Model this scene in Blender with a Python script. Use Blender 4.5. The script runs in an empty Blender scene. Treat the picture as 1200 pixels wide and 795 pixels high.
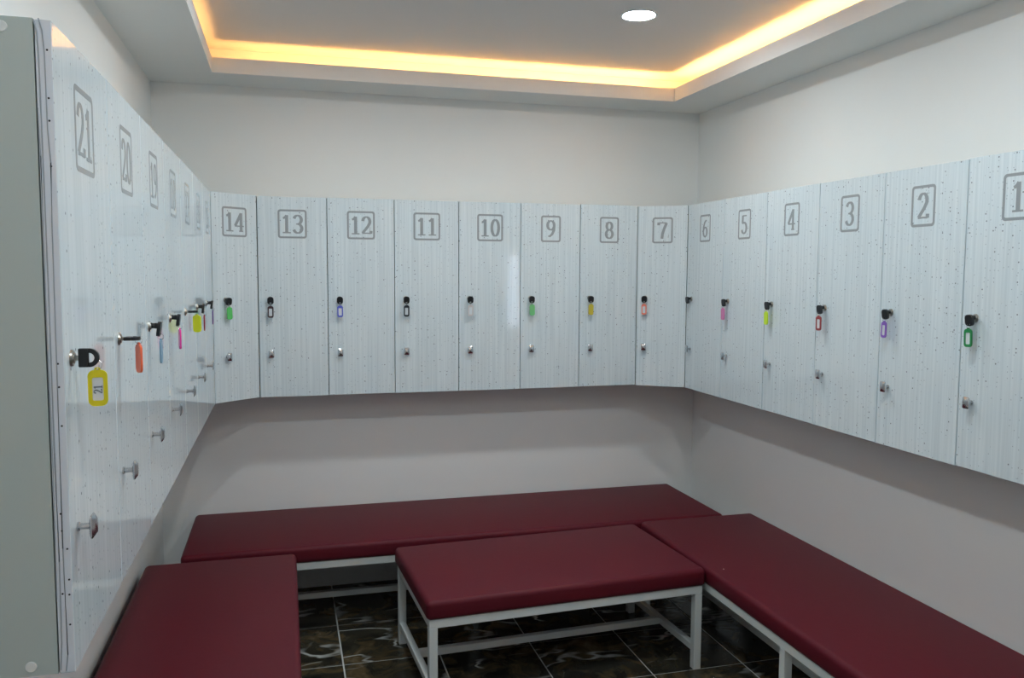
import bpy, bmesh, math, random
from mathutils import Vector, Matrix

R = math.radians
S = bpy.context.scene
C = S.collection
random.seed(7)

# ------------------------------------------------------------------ camera, world, exposure
F_PX = 979.14
YAW, PITCH, ROLL = 0.2657, 0.0796, 0.0049
cam = bpy.data.cameras.new('camera')
cam.sensor_fit = 'HORIZONTAL'
cam.sensor_width = 36.0
cam.lens = F_PX / 1200.0 * 36.0
cam.clip_start = 0.02
co = bpy.data.objects.new('camera', cam)
C.objects.link(co)
fw = Vector((math.sin(YAW) * math.cos(PITCH), math.cos(YAW) * math.cos(PITCH), -math.sin(PITCH)))
rt = Vector((math.cos(YAW), -math.sin(YAW), 0))
up = rt.cross(fw)
r2 = math.cos(ROLL) * rt + math.sin(ROLL) * up
u2 = -math.sin(ROLL) * rt + math.cos(ROLL) * up
m = Matrix((r2, u2, -fw)).transposed().to_4x4()
m.translation = Vector((0.3267, -0.5642, 1.7152))
co.matrix_world = m
S.camera = co

w = bpy.data.worlds.new('world')
S.world = w
w.use_nodes = True
w.node_tree.nodes['Background'].inputs[0].default_value = (0.62, 0.75, 0.95, 1)
w.node_tree.nodes['Background'].inputs[1].default_value = 1.0

S.view_settings.view_transform = 'Standard'
S.view_settings.look = 'None'
S.view_settings.exposure = 0.0
S.view_settings.gamma = 1.0
S.view_settings.use_curve_mapping = False

DOWN = 212.0     # radiance of a ceiling downlight's diffuser
LED = 36.0       # radiance of the warm cove tape
PANE = 6.0       # radiance of the daylit frosted window

# ------------------------------------------------------------------ materials
def mat(name):
    mt = bpy.data.materials.new(name)
    mt.use_nodes = True
    return mt, mt.node_tree.nodes, mt.node_tree.links, mt.node_tree.nodes['Principled BSDF']

def simple(name, col, rough=0.5, metal=0.0, spec=0.5, noise=0.0, nscale=30, bump=0.0):
    mt, n, l, b = mat(name)
    b.inputs['Base Color'].default_value = (*col, 1)
    b.inputs['Roughness'].default_value = rough
    b.inputs['Metallic'].default_value = metal
    b.inputs['Specular IOR Level'].default_value = spec
    if noise or bump:
        tc = n.new('ShaderNodeTexCoord')
        nz = n.new('ShaderNodeTexNoise')
        nz.inputs['Scale'].default_value = nscale
        nz.inputs['Detail'].default_value = 4
        l.new(tc.outputs['Object'], nz.inputs['Vector'])
        if noise:
            mx = n.new('ShaderNodeMix'); mx.data_type = 'RGBA'
            mx.inputs[6].default_value = (*[c * (1 - noise) for c in col], 1)
            mx.inputs[7].default_value = (*[min(1, c * (1 + noise)) for c in col], 1)
            l.new(nz.outputs['Fac'], mx.inputs[0])
            l.new(mx.outputs[2], b.inputs['Base Color'])
        if bump:
            bp = n.new('ShaderNodeBump')
            bp.inputs['Strength'].default_value = bump
            bp.inputs['Distance'].default_value = 0.002
            l.new(nz.outputs['Fac'], bp.inputs['Height'])
            l.new(bp.outputs['Normal'], b.inputs['Normal'])
    return mt

def emit(name, col, strength):
    mt, n, l, b = mat(name)
    b.inputs['Base Color'].default_value = (*col, 1)
    b.inputs['Emission Color'].default_value = (*col, 1)
    b.inputs['Emission Strength'].default_value = strength
    return mt

def door_material():
    """glossy white laminate: fine upright grain and scattered dark specks, shifted from door to door"""
    mt, n, l, b = mat('speckled_laminate')
    tc = n.new('ShaderNodeTexCoord')
    oi = n.new('ShaderNodeObjectInfo')
    mul = n.new('ShaderNodeMath'); mul.operation = 'MULTIPLY'; mul.inputs[1].default_value = 37.0
    l.new(oi.outputs['Random'], mul.inputs[0])
    cmb = n.new('ShaderNodeCombineXYZ')
    l.new(mul.outputs[0], cmb.inputs[0]); l.new(mul.outputs[0], cmb.inputs[2])
    add = n.new('ShaderNodeVectorMath'); add.operation = 'ADD'
    l.new(tc.outputs['Object'], add.inputs[0]); l.new(cmb.outputs[0], add.inputs[1])
    # grain
    mp = n.new('ShaderNodeMapping'); mp.inputs['Scale'].default_value = (105, 20, 1.6)
    l.new(add.outputs[0], mp.inputs[0])
    g = n.new('ShaderNodeTexNoise'); g.inputs['Scale'].default_value = 1; g.inputs['Detail'].default_value = 3
    l.new(mp.outputs[0], g.inputs['Vector'])
    mr = n.new('ShaderNodeMapRange')
    mr.inputs[1].default_value = 0.36; mr.inputs[2].default_value = 0.64
    l.new(g.outputs['Fac'], mr.inputs[0])
    mx = n.new('ShaderNodeMix'); mx.data_type = 'RGBA'
    mx.inputs[6].default_value = (0.645, 0.715, 0.745, 1)
    mx.inputs[7].default_value = (0.745, 0.81, 0.835, 1)
    l.new(mr.outputs[0], mx.inputs[0])
    last = mx.outputs[2]
    # specks: large dark ones and many small faint ones
    for sc, rad, keep, col, fac in ((30, 0.070, 0.24, (0.10, 0.11, 0.13), 0.85), (56, 0.090, 0.30, (0.25, 0.29, 0.33), 0.7)):
        sx = n.new('ShaderNodeSeparateXYZ'); l.new(add.outputs[0], sx.inputs[0])
        cx2 = n.new('ShaderNodeCombineXYZ'); l.new(sx.outputs[0], cx2.inputs[0]); l.new(sx.outputs[2], cx2.inputs[1])
        v = n.new('ShaderNodeTexVoronoi'); v.voronoi_dimensions = '2D'; v.inputs['Scale'].default_value = sc
        l.new(cx2.outputs[0], v.inputs['Vector'])
        lt = n.new('ShaderNodeMapRange'); lt.interpolation_type = 'SMOOTHSTEP'
        lt.inputs[1].default_value = rad * 1.3; lt.inputs[2].default_value = rad * 0.75
        l.new(v.outputs['Distance'], lt.inputs[0])
        sp = n.new('ShaderNodeSeparateColor'); l.new(v.outputs['Color'], sp.inputs[0])
        k = n.new('ShaderNodeMath'); k.operation = 'LESS_THAN'; k.inputs[1].default_value = keep
        l.new(sp.outputs[0], k.inputs[0])
        cm = n.new('ShaderNodeMapping'); cm.inputs['Scale'].default_value = (22, 1, 1.3)
        l.new(add.outputs[0], cm.inputs[0])
        cn = n.new('ShaderNodeTexNoise'); cn.inputs['Scale'].default_value = 1; cn.inputs['Detail'].default_value = 1
        l.new(cm.outputs[0], cn.inputs['Vector'])
        cr2 = n.new('ShaderNodeMapRange'); cr2.inputs[1].default_value = 0.34; cr2.inputs[2].default_value = 0.66
        cr2.inputs[3].default_value = 0.0; cr2.inputs[4].default_value = keep * 1.7
        l.new(cn.outputs['Fac'], cr2.inputs[0]); l.new(cr2.outputs[0], k.inputs[1])
        mm = n.new('ShaderNodeMath'); mm.operation = 'MULTIPLY'
        l.new(lt.outputs[0], mm.inputs[0]); l.new(k.outputs[0], mm.inputs[1])
        m3 = n.new('ShaderNodeMath'); m3.operation = 'MULTIPLY'; m3.inputs[1].default_value = fac
        l.new(mm.outputs[0], m3.inputs[0])
        mx2 = n.new('ShaderNodeMix'); mx2.data_type = 'RGBA'
        mx2.inputs[7].default_value = (*col, 1)
        l.new(m3.outputs[0], mx2.inputs[0]); l.new(last, mx2.inputs[6])
        last = mx2.outputs[2]
    l.new(last, b.inputs['Base Color'])
    b.inputs['Roughness'].default_value = 0.06
    b.inputs['Specular IOR Level'].default_value = 0.5
    return mt

def marble_material():
    """dark brown polished marble with rusty patches and pale veins, shifted from tile to tile"""
    mt, n, l, b = mat('dark_marble')
    tc = n.new('ShaderNodeTexCoord'); oi = n.new('ShaderNodeObjectInfo')
    mul = n.new('ShaderNodeMath'); mul.operation = 'MULTIPLY'; mul.inputs[1].default_value = 53.0
    l.new(oi.outputs['Random'], mul.inputs[0])
    add = n.new('ShaderNodeVectorMath'); add.operation = 'ADD'
    l.new(tc.outputs['Object'], add.inputs[0]); l.new(mul.outputs[0], add.inputs[1])
    big = n.new('ShaderNodeTexNoise'); big.inputs['Scale'].default_value = 6.5; big.inputs['Detail'].default_value = 7
    big.inputs['Roughness'].default_value = 0.62; big.inputs['Distortion'].default_value = 1.2
    l.new(add.outputs[0], big.inputs['Vector'])
    cr = n.new('ShaderNodeValToRGB')
    e = cr.color_ramp.elements
    e[0].position = 0.36; e[0].color = (0.012, 0.012, 0.011, 1)
    e[1].position = 0.78; e[1].color = (0.20, 0.17, 0.13, 1)
    x = e.new(0.52); x.color = (0.050, 0.042, 0.026, 1)
    x = e.new(0.62); x.color = (0.105, 0.070, 0.034, 1)
    l.new(big.outputs['Fac'], cr.inputs[0])
    # veins
    wv = n.new('ShaderNodeTexNoise'); wv.inputs['Scale'].default_value = 2.6; wv.inputs['Detail'].default_value = 3
    wv.inputs['Distortion'].default_value = 0.35
    sh = n.new('ShaderNodeMapping'); sh.inputs['Location'].default_value = (4.3, 9.1, 2.7); sh.inputs['Scale'].default_value = (0.62, 1.5, 1); sh.inputs['Rotation'].default_value = (0, 0, 0.35)
    l.new(add.outputs[0], sh.inputs[0]); l.new(sh.outputs[0], wv.inputs['Vector'])
    sb = n.new('ShaderNodeMath'); sb.operation = 'SUBTRACT'; sb.inputs[1].default_value = 0.5
    l.new(wv.outputs['Fac'], sb.inputs[0])
    ab = n.new('ShaderNodeMath'); ab.operation = 'ABSOLUTE'; l.new(sb.outputs[0], ab.inputs[0])
    vr = n.new('ShaderNodeMapRange'); vr.inputs[1].default_value = 0.020; vr.inputs[2].default_value = 0.004
    l.new(ab.outputs[0], vr.inputs[0])
    gate = n.new('ShaderNodeTexNoise'); gate.inputs['Scale'].default_value = 4.0
    l.new(add.outputs[0], gate.inputs['Vector'])
    gr = n.new('ShaderNodeMapRange'); gr.inputs[1].default_value = 0.47; gr.inputs[2].default_value = 0.6
    l.new(gate.outputs['Fac'], gr.inputs[0])
    vm = n.new('ShaderNodeMath'); vm.operation = 'MULTIPLY'
    l.new(vr.outputs[0], vm.inputs[0]); l.new(gr.outputs[0], vm.inputs[1])
    mx = n.new('ShaderNodeMix'); mx.data_type = 'RGBA'; mx.inputs[7].default_value = (0.55, 0.55, 0.52, 1)
    l.new(vm.outputs[0], mx.inputs[0]); l.new(cr.outputs[0], mx.inputs[6])
    l.new(mx.outputs[2], b.inputs['Base Color'])
    b.inputs['Roughness'].default_value = 0.24
    b.inputs['Specular IOR Level'].default_value = 0.35
    return mt

def led_material():
    """warm LED tape fed from the right end, so it loses brightness along its run to the left"""
    mt, n, l, b = mat('warm_led_tape')
    b.inputs['Base Color'].default_value = (1, .8, .6, 1)
    b.inputs['Emission Color'].default_value = (1.0, 0.51, 0.16, 1)
    tc = n.new('ShaderNodeTexCoord'); sx = n.new('ShaderNodeSeparateXYZ')
    l.new(tc.outputs['Object'], sx.inputs[0])
    mr = n.new('ShaderNodeMapRange')
    mr.inputs[1].default_value = 0.0; mr.inputs[2].default_value = 2.4
    mr.inputs[3].default_value = LED * 0.34; mr.inputs[4].default_value = LED * 1.35
    l.new(sx.outputs[0], mr.inputs[0]); l.new(mr.outputs[0], b.inputs['Emission Strength'])
    return mt

M = {
    'wall': simple('wall_paint', (0.86, 0.85, 0.83), 0.72, noise=0.012, nscale=6, bump=0.06),
    'ceil': simple('ceiling_paint', (0.86, 0.85, 0.83), 0.8, noise=0.01, nscale=5),
    'upper': simple('stretched_ceiling_paint', (0.79, 0.765, 0.74), 0.6, noise=0.01, nscale=4),
    'door': door_material(),
    'carcass': simple('carcass_melamine', (0.46, 0.515, 0.485), 0.45, noise=0.02, nscale=3),
    'print': simple('silver_grey_print', (0.33, 0.35, 0.36), 0.10),
    'chrome': simple('chrome', (0.62, 0.62, 0.63), 0.16, metal=1.0),
    'nickel': simple('dull_nickel', (0.50, 0.48, 0.44), 0.3, metal=1.0),
    'black': simple('black_plastic', (0.012, 0.012, 0.013), 0.35),
    'paper': simple('paper_insert', (0.72, 0.74, 0.76), 0.3),
    'ink': simple('pen_ink', (0.16, 0.18, 0.20), 0.5),
    'vinyl': simple('burgundy_vinyl', (0.106, 0.0085, 0.017), 0.50, spec=0.20, noise=0.05, nscale=40, bump=0.12),
    'steel': simple('white_painted_steel', (0.72, 0.74, 0.72), 0.4, noise=0.02, nscale=15),
    'grout': simple('pale_grout', (0.60, 0.60, 0.58), 0.8, noise=0.1, nscale=40),
    'tile': marble_material(),
    'edge': simple('white_edge_tape', (0.70, 0.73, 0.78), 0.35),
    'strip': simple('pvc_edge_band', (0.36, 0.39, 0.42), 0.4),
    'wood': simple('door_leaf_paint', (0.62, 0.58, 0.52), 0.5, noise=0.03, nscale=8),
    'pvc': simple('window_pvc', (0.85, 0.85, 0.85), 0.35),
    'lamp': emit('downlight_diffuser', (0.82, 0.945, 1.0), DOWN),
    'led': led_material(),
    'pane': emit('daylit_frosted_pane', (0.70, 0.82, 1.0), PANE),
    'crumb': simple('pale_crumb', (0.75, 0.6, 0.5), 0.7),
}

# ------------------------------------------------------------------ helpers
def box(bm, x0, x1, y0, y1, z0, z1, bevel=0.0, seg=2):
    r = bmesh.ops.create_cube(bm, size=1)
    vs = r['verts']
    for v in vs:
        v.co = Vector((x0 + (v.co.x + .5) * (x1 - x0), y0 + (v.co.y + .5) * (y1 - y0), z0 + (v.co.z + .5) * (z1 - z0)))
    if bevel:
        es = list({e for v in vs for e in v.link_edges})
        bmesh.ops.bevel(bm, geom=es, offset=bevel, segments=seg, profile=0.5, affect='EDGES')
    return bm

def prism(bm, pts, z0, z1, axis='z'):
    """pts: 2-D outline; extruded along z (axis 'z') or along y (axis 'y', pts are x,z)"""
    def P(p, h):
        return Vector((p[0], p[1], h)) if axis == 'z' else Vector((p[0], h, p[1]))
    a = [bm.verts.new(P(p, z0)) for p in pts]
    b = [bm.verts.new(P(p, z1)) for p in pts]
    bm.faces.new(a); bm.faces.new(b[::-1])
    n = len(pts)
    for i in range(n):
        bm.faces.new((a[i], b[i], b[(i + 1) % n], a[(i + 1) % n]))
    return bm

def cyl(bm, p0, p1, r0, r1=None, seg=20):
    p0, p1 = Vector(p0), Vector(p1)
    r1 = r0 if r1 is None else r1
    d = (p1 - p0)
    q = d.to_track_quat('Z', 'Y').to_matrix().to_4x4()
    q.translation = (p0 + p1) / 2
    bmesh.ops.create_cone(bm, cap_ends=True, segments=seg, radius1=r0, radius2=r1, depth=d.length, matrix=q)
    return bm

def tube(bm, pts, r, seg=8):
    pts = [Vector(p) for p in pts]
    rings = []
    for i, p in enumerate(pts):
        d = (pts[min(i + 1, len(pts) - 1)] - pts[max(i - 1, 0)]).normalized()
        q = d.to_track_quat('Z', 'Y')
        rings.append([bm.verts.new(p + q @ Vector((r * math.cos(t), r * math.sin(t), 0)))
                      for t in [2 * math.pi * k / seg for k in range(seg)]])
    for a, b in zip(rings, rings[1:]):
        for k in range(seg):
            bm.faces.new((a[k], a[(k + 1) % seg], b[(k + 1) % seg], b[k]))
    bm.faces.new(rings[0][::-1]); bm.faces.new(rings[-1])
    return bm

def torus(bm, c, nrm, Rr, r, seg=18, s2=6):
    c = Vector(c); q = Vector(nrm).to_track_quat('Z', 'Y')
    rings = []
    for i in range(seg):
        a = 2 * math.pi * i / seg
        ring = []
        for j in range(s2):
            t = 2 * math.pi * j / s2
            ring.append(bm.verts.new(c + q @ Vector(((Rr + r * math.cos(t)) * math.cos(a), (Rr + r * math.cos(t)) * math.sin(a), r * math.sin(t)))))
        rings.append(ring)
    for i in range(seg):
        a, b = rings[i], rings[(i + 1) % seg]
        for j in range(s2):
            bm.faces.new((a[j], b[j], b[(j + 1) % s2], a[(j + 1) % s2]))
    return bm

def rrect(cx, cy, wd, ht, r, n=5):
    out = []
    for sx, sy, a0 in ((1, 1, 0), (-1, 1, 90), (-1, -1, 180), (1, -1, 270)):
        for k in range(n + 1):
            a = R(a0 + 90 * k / n)
            out.append((cx + sx * (wd / 2 - r) + r * math.cos(a), cy + sy * (ht / 2 - r) + r * math.sin(a)))
    return out

def frame_prism(bm, outer, inner, h0, h1):
    """flat ring between two outlines with as many points, in the x-z plane, from y=h0 to y=h1"""
    n = len(outer)
    V = [[bm.verts.new((p[0], h, p[1])) for p in ol] for ol in (outer, inner) for h in (h0, h1)]
    o0, o1, i0, i1 = V
    for k in range(n):
        j = (k + 1) % n
        bm.faces.new((o0[k], o0[j], i0[j], i0[k]))
        bm.faces.new((o1[k], i1[k], i1[j], o1[j]))
        bm.faces.new((o0[k], o1[k], o1[j], o0[j]))
        bm.faces.new((i0[k], i0[j], i1[j], i1[k]))
    return bm

def mesh_of(name, bm, smooth=False):
    bmesh.ops.recalc_face_normals(bm, faces=bm.faces)
    me = bpy.data.meshes.new(name)
    bm.to_mesh(me); bm.free()
    if smooth:
        for p in me.polygons:
            p.use_smooth = True
        try:
            me.set_sharp_from_angle(angle=R(38))
        except Exception:
            pass
    return me

def obj(name, bm, material, parent=None, smooth=False):
    me = bm if isinstance(bm, bpy.types.Mesh) else mesh_of(name, bm, smooth)
    if not me.materials:
        me.materials.append(M[material] if isinstance(material, str) else material)
    o = bpy.data.objects.new(name, me)
    C.objects.link(o)
    if parent is not None:
        o.parent = parent
    return o

def tag(o, label, cat, group=None):
    o['label'] = label; o['category'] = cat
    if group:
        o['group'] = group
    return o

def thing(name, label, cat, loc=(0, 0, 0), rz=0.0, group=None):
    o = bpy.data.objects.new(name, None)
    o.empty_display_size = 0.1
    C.objects.link(o)
    o.location = loc; o.rotation_euler = (0, 0, rz)
    return tag(o, label, cat, group)

def struct(name, bm, material, label=None, parent=None):
    o = obj(name, bm, material, parent)
    if parent is None:
        o['kind'] = 'structure'
        if label:
            o['label'] = label
    return o

B = bmesh.new

# ------------------------------------------------------------------ dimensions (metres)
XWL, XWR, YWB, YWN = -0.30, 2.706, 3.993, -1.70      # wall faces
ZC, ZU = 2.653, 2.800                               # soffit and raised ceiling
OX0, OX1, OY0, OY1 = 0.012, 2.405, -1.05, 3.71      # opening of the raised ceiling
XL, XR, YB = 0.0, 2.4531, 3.7635                    # planes of the locker fronts
ZL, HL = 1.085, 1.0                                 # locker bottom, locker height

# ------------------------------------------------------------------ floor: one slab of grout and a tile on each grid place
floor = struct('floor', box(B(), XWL - .1, XWR + .1, YWN - .1, YWB + .1, -0.08, -0.0025), 'grout', 'dark marble tiled floor with pale grout lines')
TP = 0.4255
tx0, ty0 = 0.549 - 3 * TP, 3.458 + 2 * TP
tile_meshes = {}
for i in range(9):
    for j in range(15):
        x0, x1 = max(tx0 + i * TP + .0030, XWL), min(tx0 + (i + 1) * TP - .0030, XWR)
        y1, y0 = min(ty0 - j * TP - .0030, YWB), max(ty0 - (j + 1) * TP + .0030, YWN)
        if x1 - x0 < .01 or y1 - y0 < .01:
            continue
        key = (round(x1 - x0, 3), round(y1 - y0, 3))
        if key not in tile_meshes:
            a, b_ = key
            tile_meshes[key] = mesh_of('tile', box(B(), -a / 2, a / 2, -b_ / 2, b_ / 2, -0.008, 0, 0.0012, 1))
        t = obj('tile', tile_meshes[key], 'tile', floor)
        t.location = ((x0 + x1) / 2, (y0 + y1) / 2, 0)

# ------------------------------------------------------------------ walls
T = 0.12
ZT = 3.0
struct('wall_back', box(B(), XWL - T, XWR + T, YWB, YWB + T, -0.05, ZT), 'wall', 'off-white painted wall behind lockers 8 to 13')
struct('wall_left', box(B(), XWL - T, XWL, YWN, YWB, -0.05, ZT), 'wall', 'off-white painted wall behind lockers 15 to 21')
WY0, WY1, WZ0, WZ1 = -0.98, -0.40, 1.08, 1.94
bm = B()
box(bm, XWR, XWR + T, WY1, YWB, -0.05, ZT)
box(bm, XWR, XWR + T, YWN, WY0, -0.05, ZT)
box(bm, XWR, XWR + T, WY0, WY1, -0.05, WZ0)
box(bm, XWR, XWR + T, WY0, WY1, WZ1, ZT)
struct('wall_right', bm, 'wall', 'off-white painted wall behind lockers 1 to 6')
DX0, DX1, DZ = 1.35, 2.25, 2.08
bm = B()
box(bm, XWL - T, DX0, YWN - T, YWN, -0.05, ZT)
box(bm, DX1, XWR + T, YWN - T, YWN, -0.05, ZT)
box(bm, DX0, DX1, YWN - T, YWN, DZ, ZT)
struct('wall_near', bm, 'wall', 'off-white painted wall behind the camera')
d1 = struct('door_1', box(B(), DX0 + .045, DX1 - .045, YWN - .09, YWN - .05, 0.005, DZ - .045, .003, 1), 'wood', 'plain entrance door behind the camera')
bm = B()
box(bm, DX0 + .001, DX0 + .043, YWN - T, YWN + .012, 0, DZ - .001); box(bm, DX1 - .043, DX1 - .001, YWN - T, YWN + .012, 0, DZ - .001); box(bm, DX0 + .043, DX1 - .043, YWN - T, YWN + .012, DZ - .043, DZ - .001)
obj('door_frame', bm, 'pvc', d1)
bm = B()
cyl(bm, (DX0 + .11, YWN - .05, 1.02), (DX0 + .11, YWN + .005, 1.02), .009); tube(bm, [(DX0 + .11, YWN, 1.02), (DX0 + .17, YWN + .004, 1.02), (DX0 + .23, YWN, 1.02)], .009)
obj('door_handle', bm, 'chrome', d1, True)
bm = B()
for a0, a1, b0, b1 in ((WY0, WY0 + .045, WZ0, WZ1), (WY1 - .045, WY1, WZ0, WZ1), (WY0 + .045, WY1 - .045, WZ0, WZ0 + .045), (WY0 + .045, WY1 - .045, WZ1 - .045, WZ1)):
    box(bm, XWR + .02, XWR + .08, a0 + .0005, a1 - .0005, b0 + .0005, b1 - .0005)
win = struct('window_1', bm, 'pvc', 'small frosted daylit window beyond locker 1')
obj('pane', box(B(), XWR + .045, XWR + .055, WY0 + .044, WY1 - .044, WZ0 + .044, WZ1 - .044), 'pane', win)

# ------------------------------------------------------------------ ceiling: soffit ring, lip, recess walls, raised panel
SO = 0.022                                          # soffit board thickness
LW = 0.15                                          # ledge width behind the lip
bm = B()
box(bm, XWL, OX0, YWN, YWB, ZC, ZC + SO); box(bm, OX1, XWR, YWN, YWB, ZC, ZC + SO)
box(bm, OX0, OX1, OY1, YWB, ZC, ZC + SO); box(bm, OX0, OX1, YWN, OY0, ZC, ZC + SO)
ceil = struct('ceiling', bm, 'ceil', 'white dropped ceiling border around the raised ceiling panel')
bm = B()
ZLIP = 2.724
lt_ = 0.014
box(bm, OX0 - lt_, OX0, OY0 - lt_, OY1 + lt_, ZC + SO, ZLIP); box(bm, OX1, OX1 + lt_, OY0 - lt_, OY1 + lt_, ZC + SO, ZLIP)
box(bm, OX0, OX1, OY1, OY1 + lt_, ZC + SO, ZLIP); box(bm, OX0, OX1, OY0 - lt_, OY0, ZC + SO, ZLIP)
obj('ceiling_lip', bm, 'ceil', ceil)
bm = B()
RX0, RX1, RY0, RY1 = OX0 - LW, OX1 + LW, OY0 - LW, OY1 + LW
box(bm, RX0 - .02, RX0, RY0 - .02, RY1 + .02, ZC + SO, ZU); box(bm, RX1, RX1 + .02, RY0 - .02, RY1 + .02, ZC + SO, ZU)
box(bm, RX0, RX1, RY1, RY1 + .02, ZC + SO, ZU); box(bm, RX0, RX1, RY0 - .02, RY0, ZC + SO, ZU)
obj('recess_wall', bm, 'ceil', ceil)
obj('raised_panel', box(B(), RX0 - .02, RX1 + .02, RY0 - .02, RY1 + .02, ZU, ZU + .03), 'upper', ceil)

# warm tapes lying on the ledge behind the lip
so = 0.030
zt = ZC + SO
for (a, b_, c, d, lab) in (
        (OX0 + .03, OX1 - .03, OY1 + so, OY1 + so + .020, 'warm LED tape hidden in the ceiling cove along the back wall'),
        (OX1 + so, OX1 + so + .020, OY0, OY1, 'warm LED tape hidden in the ceiling cove along the right wall'),
        (OX0 - so - .020, OX0 - so, OY0, OY1, 'warm LED tape hidden in the ceiling cove along the left wall'),
        (OX0 + .03, OX1 - .03, OY0 - so - .020, OY0 - so, 'warm LED tape hidden in the ceiling cove behind the camera')):
    tag(obj('led_strip', box(B(), a, b_, c, d, zt, zt + .004), 'led'), lab, 'led strip', 'cove LED tapes')

# ------------------------------------------------------------------ downlights
def downlight(x, y, label):
    t = thing('downlight', label, 'ceiling light', (x, y, ZU), 0, 'round ceiling downlights')
    bm = B()
    n = 32
    prof = [(.0655, 0.0), (.0655, -.004), (.070, -.0065), (.079, -.004), (.080, 0.0)]
    rings = [[bm.verts.new((r * math.cos(2 * math.pi * k / n), r * math.sin(2 * math.pi * k / n), z)) for k in range(n)] for r, z in prof]
    for a, b_ in zip(rings, rings[1:]):
        for k in range(n):
            bm.faces.new((a[k], a[(k + 1) % n], b_[(k + 1) % n], b_[k]))
    obj('trim_ring', bm, 'pvc', t, True)
    obj('diffuser', cyl(B(), (0, 0, -.0005), (0, 0, -.003), .065, seg=32), 'lamp', t)
downlight(1.785, 2.784, 'lit round downlight in the raised ceiling above the right end of the short bench')
downlight(0.626, 2.742, 'round downlight above locker 12, just out of view')
downlight(1.785, 1.45, 'round downlight out of view above the right bench')
downlight(0.626, 0.10, 'unseen round downlight added to light the end panel of locker 21')  # unseen lamp, added to brighten the side panel and door edge of locker 21
downlight(0.626, 1.42, 'round downlight out of view above the left bench')

# ------------------------------------------------------------------ numerals (pen strokes of changing width)
def arc(cx, cy, rx, ry, a0, a1, n=14):
    return [(cx + rx * math.cos(R(a0 + (a1 - a0) * k / n)), cy + ry * math.sin(R(a0 + (a1 - a0) * k / n))) for k in range(n + 1)]
DIG = {
    '0': [arc(.30, .50, .20, .46, 90, 450, 28)],
    '1': [[(.31, 0), (.31, .97)], [(.31, .95), (.22, .84), (.12, .80)], [(.10, .03), (.52, .03)]],
    '2': [arc(.29, .71, .19, .25, 175, -25, 16) + [(.36, .42), (.20, .22), (.08, .07)], [(.06, .06), (.30, .07), (.53, .06)], [(.53, .05), (.54, .20)]],
    '3': [arc(.28, .73, .19, .23, 165, -90, 16), arc(.28, .26, .21, .24, 90, -165, 16), [(.20, .50), (.30, .50)]],
    '4': [[(.40, 0), (.40, .97)], [(.40, .95), (.22, .62), (.04, .30)], [(.02, .29), (.57, .29)], [(.28, .03), (.52, .03)]],
    '5': [[(.13, .94), (.50, .94)], [(.14, .96), (.12, .55)], [(.12, .55)] + arc(.27, .31, .22, .28, 115, -160, 16)],
    '6': [arc(.30, .29, .20, .26, 90, 450, 24), [(.10, .30), (.12, .58), (.22, .80), (.36, .93), (.46, .92)]],
    '7': [[(.06, .94), (.54, .94)], [(.53, .93), (.40, .62), (.30, .30), (.27, 0)], [(.07, .96), (.06, .80)]],
    '8': [arc(.30, .73, .165, .23, 90, 450, 24), arc(.30, .26, .20, .25, 90, 450, 24)],
}
DIG['9'] = [[(.60 - x, 1.0 - y) for x, y in st] for st in DIG['6']]

def numeral(bm, text, cx, cz, h, wd, y0, y1):
    """text standing in the x-z plane, each digit wd wide and h tall, centred on (cx, cz)"""
    n = len(text)
    for i, ch in enumerate(text):
        ox = cx + (i - (n - 1) / 2) * wd - wd / 2
        for si, st in enumerate(DIG[ch]):
            yo = si * .00012
            pts = [(ox + x / .6 * wd, cz - h / 2 + z * h) for x, z in st]
            prev = None
            for k, p in enumerate(pts):
                a, b_ = pts[max(k - 1, 0)], pts[min(k + 1, len(pts) - 1)]
                dx, dz = b_[0] - a[0], b_[1] - a[1]
                L = math.hypot(dx, dz) or 1
                dx, dz = dx / L, dz / L
                hw = h * (.034 + .050 * abs(dz))
                q = [bm.verts.new((p[0] - dz * hw * s, y, p[1] + dx * hw * s)) for y in (y0 - yo, y1 + yo) for s in (-1, 1)]
                if prev:
                    for e, f in ((0, 1), (1, 3), (3, 2), (2, 0)):
                        bm.faces.new((prev[e], prev[f], q[f], q[e]))
                else:
                    bm.faces.new((q[0], q[1], q[3], q[2]))
                prev = q
            bm.faces.new((prev[0], prev[2], prev[3], prev[1]))

# ------------------------------------------------------------------ lockers
def knob_meshes():
    bm = B()
    cyl(bm, (0, 0, 0), (0, -.003, 0), .0075)
    cyl(bm, (0, -.002, 0), (0, -.021, 0), .0052)
    # bevelled rectangular head, dished back
    a = rrect(0, 0, .022, .032, .004, 3); b_ = rrect(0, 0, .027, .038, .0045, 3); c = rrect(0, 0, .015, .024, .004, 3)
    rows = [[bm.verts.new((x, y, z)) for x, z in ol] for ol, y in ((a, -.0195), (b_, -.0215), (b_, -.0235), (c, -.0285))]
    n = len(a)
    for r0, r1 in zip(rows, rows[1:]):
        for k in range(n):
            bm.faces.new((r0[k], r0[(k + 1) % n], r1[(k + 1) % n], r1[k]))
    bm.faces.new(rows[0]); bm.faces.new(rows[-1][::-1])
    k = mesh_of('knob', bm, True)
    bm = B()
    cyl(bm, (0, 0.0, 0), (0, -.0035, 0), .0135, .0125, 24)
    cyl(bm, (0, -.0035, 0), (0, -.006, 0), .0085, .008, 20)
    return k, mesh_of('lock_cylinder', bm, True)
KNOB, LOCK = knob_meshes()
ZLOCK, ZKNOB = 1.577 - ZL, 1.305 - ZL

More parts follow.
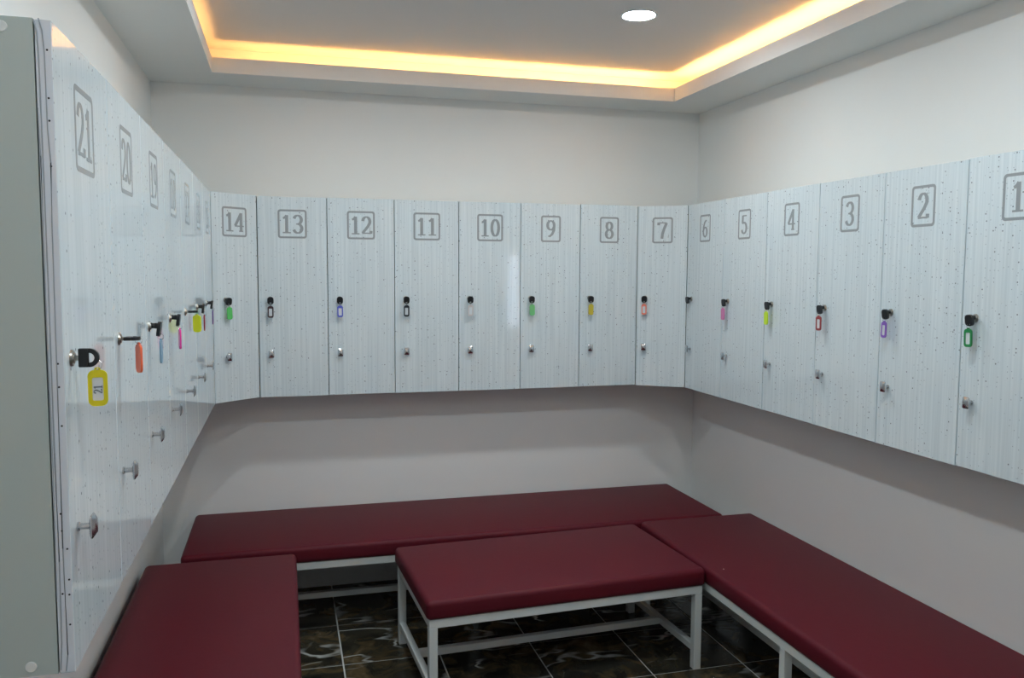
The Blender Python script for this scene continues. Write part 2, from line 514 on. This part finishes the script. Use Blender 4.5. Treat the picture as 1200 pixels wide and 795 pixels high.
TH, BACKSET = 0.0225, 0.0245
lockers = {}
TAGWORD = {1: 'green', 2: 'purple', 3: 'dark red', 4: 'neon yellow', 5: 'pink', 7: 'salmon', 8: 'mustard yellow', 9: 'light green', 10: 'whitish', 11: 'black',
           12: 'blue', 13: 'dark brown', 14: 'bright green', 15: 'violet', 16: 'crimson', 17: 'acid yellow', 18: 'hot pink', 19: 'pale blue', 20: 'orange red', 21: 'yellow'}
def locker(num, x, y, ang, width, depth, lock_x, corner=None, where=''):
    hang = f'with a {TAGWORD[num]} key tag' if num in TAGWORD else 'with an untagged key'
    t = thing('locker', f'white speckled locker number {num} {hang}, {where}', 'locker', (x, y, ZL), ang, 'numbered changing room lockers')
    # body
    if corner:
        inv = Matrix.Rotation(-ang, 4, 'Z')
        pts = [tuple((inv @ Vector((px - x, py - y, 0)))[:2]) for px, py in corner]
        bm = prism(B(), pts, .0005, HL)
    else:
        bm = box(B(), .0008, width - .0008, BACKSET, depth, .0005, HL)
    body = obj('body', bm, 'carcass', t)
    # door with its own speckles
    g = .0018
    dz = random.uniform(-.0015, .0015)
    door = obj('door', box(B(), g, width - g, 0, TH, .001 + dz, HL + dz, .0012, 1), 'door', t)
    cx = width / 2
    fwid = .140 if num > 9 else .112
    zc = 1.950 - ZL
    bm = B()
    frame_prism(bm, rrect(cx, zc, fwid, .142, .013), rrect(cx, zc, fwid - .0185, .142 - .0185, .006), -.0004, .0002)
    obj('number_frame', bm, 'print', door)
    bm = B()
    numeral(bm, str(num), cx, zc, .092, .056, -.0004, .0002)
    obj('number', bm, 'print', door)
    k = obj('knob', KNOB, 'chrome', door); k.location = (lock_x, 0, ZKNOB)
    c = obj('lock_cylinder', LOCK, 'nickel', door); c.location = (lock_x, 0, ZLOCK)
    lockers[num] = (t, lock_x, body, door)
    return t

yL0, WL = 3.5954, 0.3940
x0B, WB = 0.2005, 0.3374
yR0, WR = 3.6090, 0.3871
x6 = x0B + 6 * WB
for i in range(7):                       # left wall: 15 next to the corner ... 21 nearest
    num = 15 + i
    locker(num, XL, yL0 - (i + 1) * WL, R(90), WL, -XWL - .001, .047, where='in the left row' if num < 21 else 'nearest in the left row')
a14 = math.atan2(YB - yL0, x0B - XL)
locker(14, XL, yL0, a14, math.hypot(YB - yL0, x0B - XL), 0, .072,
       [(-.019, 3.6165), (-.030, 3.5970), (XWL + .001, 3.5970), (XWL + .001, YWB - .001), (x0B - .001, YWB - .001), (x0B - .001, YB + .032), (.180, 3.7850)],
       'angled across the left corner')
for i in range(6):                       # back wall: 13 ... 8
    locker(13 - i, x0B + i * WB, YB, 0, WB, YWB - YB - .001, .058, where='in the back row')
a7 = math.atan2(yR0 - YB, XR - x6)
locker(7, x6, YB, a7, math.hypot(yR0 - YB, XR - x6), 0, .047,
       [(x6 + .016, YB + .021), (x6 + .001, YB + .032), (x6 + .001, YWB - .001), (XWR - .001, YWB - .001), (XWR - .001, yR0 + .0015), (XR + .030, yR0 + .0015), (XR + .017, yR0 + .021)],
       'angled across the right corner')
for i in range(6):                       # right wall: 6 next to the corner ... 1 nearest
    locker(6 - i, XR, yR0 - i * WR, R(-90), WR, XWR - XR - .001, .056, where='in the right row')

# the open end of locker 21: loose edge bands in the gap behind the door and two screw caps on the side panel
t21, _, body21, door21 = lockers[21]
obj('edge_trim', box(B(), .0006, .0017, .0006, TH - .0004, .003, HL - .002), 'edge', door21)
for pts, r in (
        ([(-.0004, .0235, .998), (-.0012, .0220, .994), (-.0008, .0195, .982), (-.0002, .0182, .955), (0, .0178, .90), (0, .0170, .6), (0, .0176, .35), (0, .0168, .18), (0, .0178, .05), (0, .0205, .006)], .0010),
        ([(-.0004, .0165, 1.000), (-.0010, .0150, .995), (-.0006, .0120, .982), (0, .0102, .95), (0, .0098, .84), (0, .0072, .79), (0, .0088, .70), (0, .0100, .45), (0, .0112, .2), (0, .0098, .03), (0, .0130, .004)], .0009),
        ([(0, .0220, .87), (0, .0205, .80), (0, .0212, .60), (0, .0205, .30), (0, .0222, .12)], .0007)):
    obj('edge_band', tube(B(), [(p[0] + .0004, p[1], p[2]) for p in pts], r, 6), 'strip', door21, True)
for yy, zz in ((.0065, .955), (.0068, .885), (.0070, .852), (.0070, .785), (.0082, .488), (.0078, .452), (.0060, .392), (.0125, .255), (.0115, .228), (.0050, .199), (.0040, .150), (.0140, .128), (.0045, .126), (.0050, .078)):
    obj('edge_pin', cyl(B(), (.0010, yy, zz), (.0001, yy, zz), .0017, .0015, 10), 'black', door21)
for yy, zz in ((.066, .985), (.062, .016)):
    obj('screw_cap', cyl(B(), (.0008, yy, zz), (-.0010, yy, zz), .0085, .0075, 20), 'steel', body21, True)

# ------------------------------------------------------------------ keys with tags
def key_head_mesh(style):
    """black plastic grip; outward from the door is -y"""
    bm = B()
    if style == 'fold':
        cyl(bm, (0, -.004, 0), (0, -.014, 0), .0070, .0062, 14)
        box(bm, -.0075, .0075, -.023, -.012, -.006, .008, .002, 2)
        ol = rrect(0, -.0065, .0300, .0370, .0120, 5)
        il = rrect(0, -.0190, .0095, .0065, .0030, 5)
        frame_prism(bm, ol, il, -.0285, -.0205)
        bmesh.ops.rotate(bm, verts=bm.verts, cent=(0, -.02, 0), matrix=Matrix.Rotation(R(8), 3, 'X'))
    else:
        # blade stub, block and loop along -y, lying in the y-z plane
        def P(u, v, h):
            return (h, -u, v)
        box(bm, -.0035, .0035, -.0255, -.0105, -.0150, .0150, .0012, 1)
        n = 14
        outer = [(.0255 + .0155 * math.cos(R(a)), .0150 * math.sin(R(a))) for a in [90 - 180 * k / n for k in range(n + 1)]]
        inner = [(.0255 + .0085 * math.cos(R(a)), .0080 * math.sin(R(a))) for a in [90 - 180 * k / n for k in range(n + 1)]]
        V = [[bm.verts.new(P(u, v, h)) for u, v in ol] for ol in (outer, inner) for h in (-.0035, .0035)]
        o0, o1, i0, i1 = V
        for k in range(n):
            bm.faces.new((o0[k], o0[k + 1], i0[k + 1], i0[k])); bm.faces.new((o1[k], i1[k], i1[k + 1], o1[k + 1]))
            bm.faces.new((o0[k], o1[k], o1[k + 1], o0[k + 1])); bm.faces.new((i0[k], i0[k + 1], i1[k + 1], i1[k]))
        for k in (0, n):
            bm.faces.new((o0[k], i0[k], i1[k], o1[k]))
        if style == 'edge':
            bmesh.ops.rotate(bm, verts=bm.verts, cent=(0, 0, 0), matrix=Matrix.Rotation(R(90), 3, 'Y'))
    return mesh_of('key_head', bm, True)
HEADS = {s: key_head_mesh(s) for s in ('fold', 'flat', 'edge')}
BLADE = mesh_of('key_blade', box(B(), -.0011, .0011, -.013, -.003, -.0040, .0040))
RINGM = mesh_of('key_ring', torus(B(), (0, 0, 0), (1, 0, 0), .0068, .0007, 20, 6), True)
TW, THH = .0285, .058
TAGF = {}
def tag_meshes():
    bm = B()
    ol = rrect(0, -THH / 2, TW, THH, .0095, 5); il = rrect(0, -THH / 2 - .0015, TW - .0125, THH - .0210, .003, 5)
    frame_prism(bm, ol, il, -.0022, .0022)
    # a small ear with the ring's hole
    frame_prism(bm, rrect(0, .0008, .009, .007, .003, 5), rrect(0, .0012, .004, .003, .0012, 5), -.0014, .0014)
    f = mesh_of('tag_frame', bm, True)
    bm = prism(B(), rrect(0, -THH / 2 - .0015, TW - .0118, THH - .0203, .003, 3), -.0010, .0010, 'y')
    ins = mesh_of('tag_insert', bm)
    bm = prism(B(), rrect(0, -THH / 2, TW - .001, THH - .001, .0090, 5), -.0018, .0018, 'y')
    bk = mesh_of('tag_back', bm)
    return f, ins, bk
TFR, TIN, TBK = tag_meshes()
tag_mats = {}
def plastic(col):
    if col not in tag_mats:
        mt = simple('tag_plastic', col, 0.28)
        tag_mats[col] = mt
    return tag_mats[col]

# number: (colour word, colour, head style, tag turned about the vertical, showing 'paper' or 'solid' side, or None for no tag)
KEYS = {
    1: ('green', (.02, .26, .07), 'fold', 6, 'paper'),
    2: ('purple', (.24, .10, .50), 'fold', -4, 'paper'),
    3: ('dark red', (.36, .055, .055), 'fold', 8, 'paper'),
    4: ('neon yellow', (.62, .86, .02), 'fold', 0, 'solid'),
    5: ('pink', (.72, .22, .45), 'fold', 4, 'solid'),
    6: None,
    7: ('salmon', (.90, .25, .17), 'fold', -6, 'paper'),
    8: ('mustard yellow', (.58, .46, .04), 'fold', 3, 'solid'),
    9: ('light green', (.18, .55, .20), 'fold', 0, 'solid'),
    10: ('whitish', (.66, .60, .58), 'fold', 3, 'paper'),
    11: ('black', (.02, .02, .025), 'fold', -20, 'paper'),
    12: ('blue', (.12, .15, .62), 'fold', 4, 'paper'),
    13: ('dark brown', (.07, .035, .04), 'fold', -5, 'paper'),
    14: ('bright green', (.11, .60, .14), 'fold', 0, 'solid'),
    15: ('violet', (.15, .06, .24), 'fold', 0, 'solid'),
    16: ('crimson', (.30, .02, .04), 'fold', 0, 'solid'),
    17: ('acid yellow', (.72, .76, .01), 'edge', 70, 'solid'),
    18: ('hot pink', (.90, .06, .38), 'fold', 14, 'paper'),
    19: ('pale blue', (.22, .38, .52), 'fold', 0, 'solid'),
    20: ('orange red', (.90, .13, .03), 'edge', 28, 'solid'),
    21: ('yellow', (.78, .66, .01), 'flat', -82, 'paper'),
}
def colored(name, base, mt, parent):
    me = base.copy(); me.materials.clear(); me.materials.append(mt)
    return obj(name, me, mt, parent)

for num, spec in KEYS.items():
    lk, lx = lockers[num][0], lockers[num][1]
    ang = lk.rotation_euler.z
    p = lk.location + Matrix.Rotation(ang, 3, 'Z') @ Vector((lx, 0, ZLOCK))
    style = spec[2] if spec else 'fold'
    lab = f'black headed key with {spec[0]} tag in the lock of locker {num}' if spec else f'black headed key without a tag in the lock of locker {num}'
    k = thing('locker_key', lab, 'key', p, ang, 'keys left in the locker locks')
    obj('key_head', HEADS[style], 'black', k)
    if style != 'fold':
        obj('key_blade', BLADE, 'nickel', k)
    if not spec:
        continue
    word, col, style, turn, side = spec
    rg = obj('key_ring', RINGM, 'chrome', k)
    if style == 'fold':
        rp = Vector((0, -.0265, -.0265))
    else:
        rp = Vector((0, -.0370, -.0120 if style == 'flat' else -.0045))
    rg.location = rp
    pt = plastic(col)
    fr = colored('tag', TFR, pt, k)
    fr.location = rp + Vector((0, 0, -.0078))
    fr.rotation_euler = (0, R(random.uniform(-2.5, 2.5)), R(turn))
    if side == 'paper':
        obj('paper_insert', TIN, 'paper', fr)
        if num == 21:
            bm = B()
            numeral(bm, '21', 0, 0, .013, .0072, -.0013, .0013)
            bmesh.ops.rotate(bm, verts=bm.verts, cent=(0, 0, 0), matrix=Matrix.Rotation(R(-90), 3, 'Y'))
            bmesh.ops.translate(bm, verts=bm.verts, vec=(0, 0, -THH / 2 - .002))
            obj('handwritten_number', bm, 'ink', fr)
    else:
        colored('tag_back', TBK, pt, fr)

# ------------------------------------------------------------------ benches
def bench(label, cx, cy, length, depth, rz, legs_at, nm='bench'):
    """length along local x; legs_at: local x of each pair of legs"""
    t = thing(nm, label, 'bench', (cx, cy, 0), rz, 'burgundy padded benches')
    hx, hy = length / 2, depth / 2
    bm = box(B(), -hx, hx, -hy, hy, .372, .450)
    bmesh.ops.bevel(bm, geom=[e for e in bm.edges], offset=.021, segments=5, profile=.5, affect='EDGES')
    obj('cushion', bm, 'vinyl', t, True)
    tb, ins = .034, .012
    fx, fy = hx - ins, hy - ins
    z1, z0 = .3715, .3715 - tb
    def rail(name, *a):
        obj(name, box(B(), *a, .002, 1), 'steel', t)
    rail('top_rail', -fx, fx, -fy, -fy + tb, z0, z1); rail('top_rail', -fx, fx, fy - tb, fy, z0, z1)
    for s in (-fx, fx - tb):
        rail('end_rail', s, s + tb, -fy + tb, fy - tb, z0, z1)
    xs = []
    for lx in legs_at:
        a = min(max(lx - tb / 2, -fx), fx - tb)
        xs.append(a)
        for s in (-fy, fy - tb):
            rail('leg', a, a + tb, s, s + tb, 0, z0)
        rail('side_stretcher', a + .003, a + tb - .003, -fy + tb, fy - tb, .090 - .015, .090 + .015)
    for a, b_ in zip(xs, xs[1:]):
        rail('long_stretcher', a + tb - .003, b_ + .003, -.015, .015, .075, .105)
    return t

bench('long burgundy padded bench against the back wall', 1.2025, 3.646, 2.685, .678, 0, (-9, 0, 9))
bench('short burgundy padded bench standing free in the middle of the floor', 1.427, 2.902, 1.226, .690, R(3.1), (-9, 9))
bench('long burgundy padded bench along the right wall under lockers 1 to 5', 2.382, 2.047, 2.515, .640, R(90), (-9, 0, 9))
bench('burgundy padded bench along the left wall under lockers 16 to 21', 0.043, 2.06, 2.36, .632, R(90), (-9, 0, 9))

bm = B()
bmesh.ops.create_icosphere(bm, subdivisions=1, radius=.0035)
for v in bm.verts:
    v.co.z *= .45; v.co += Vector((random.uniform(-.0006, .0006), random.uniform(-.0006, .0006), 0))
cr_ = tag(obj('crumb', bm, 'crumb'), 'tiny pale crumb on the right bench cushion', 'crumb')
cr_.location = (2.123, 2.565, .4514)
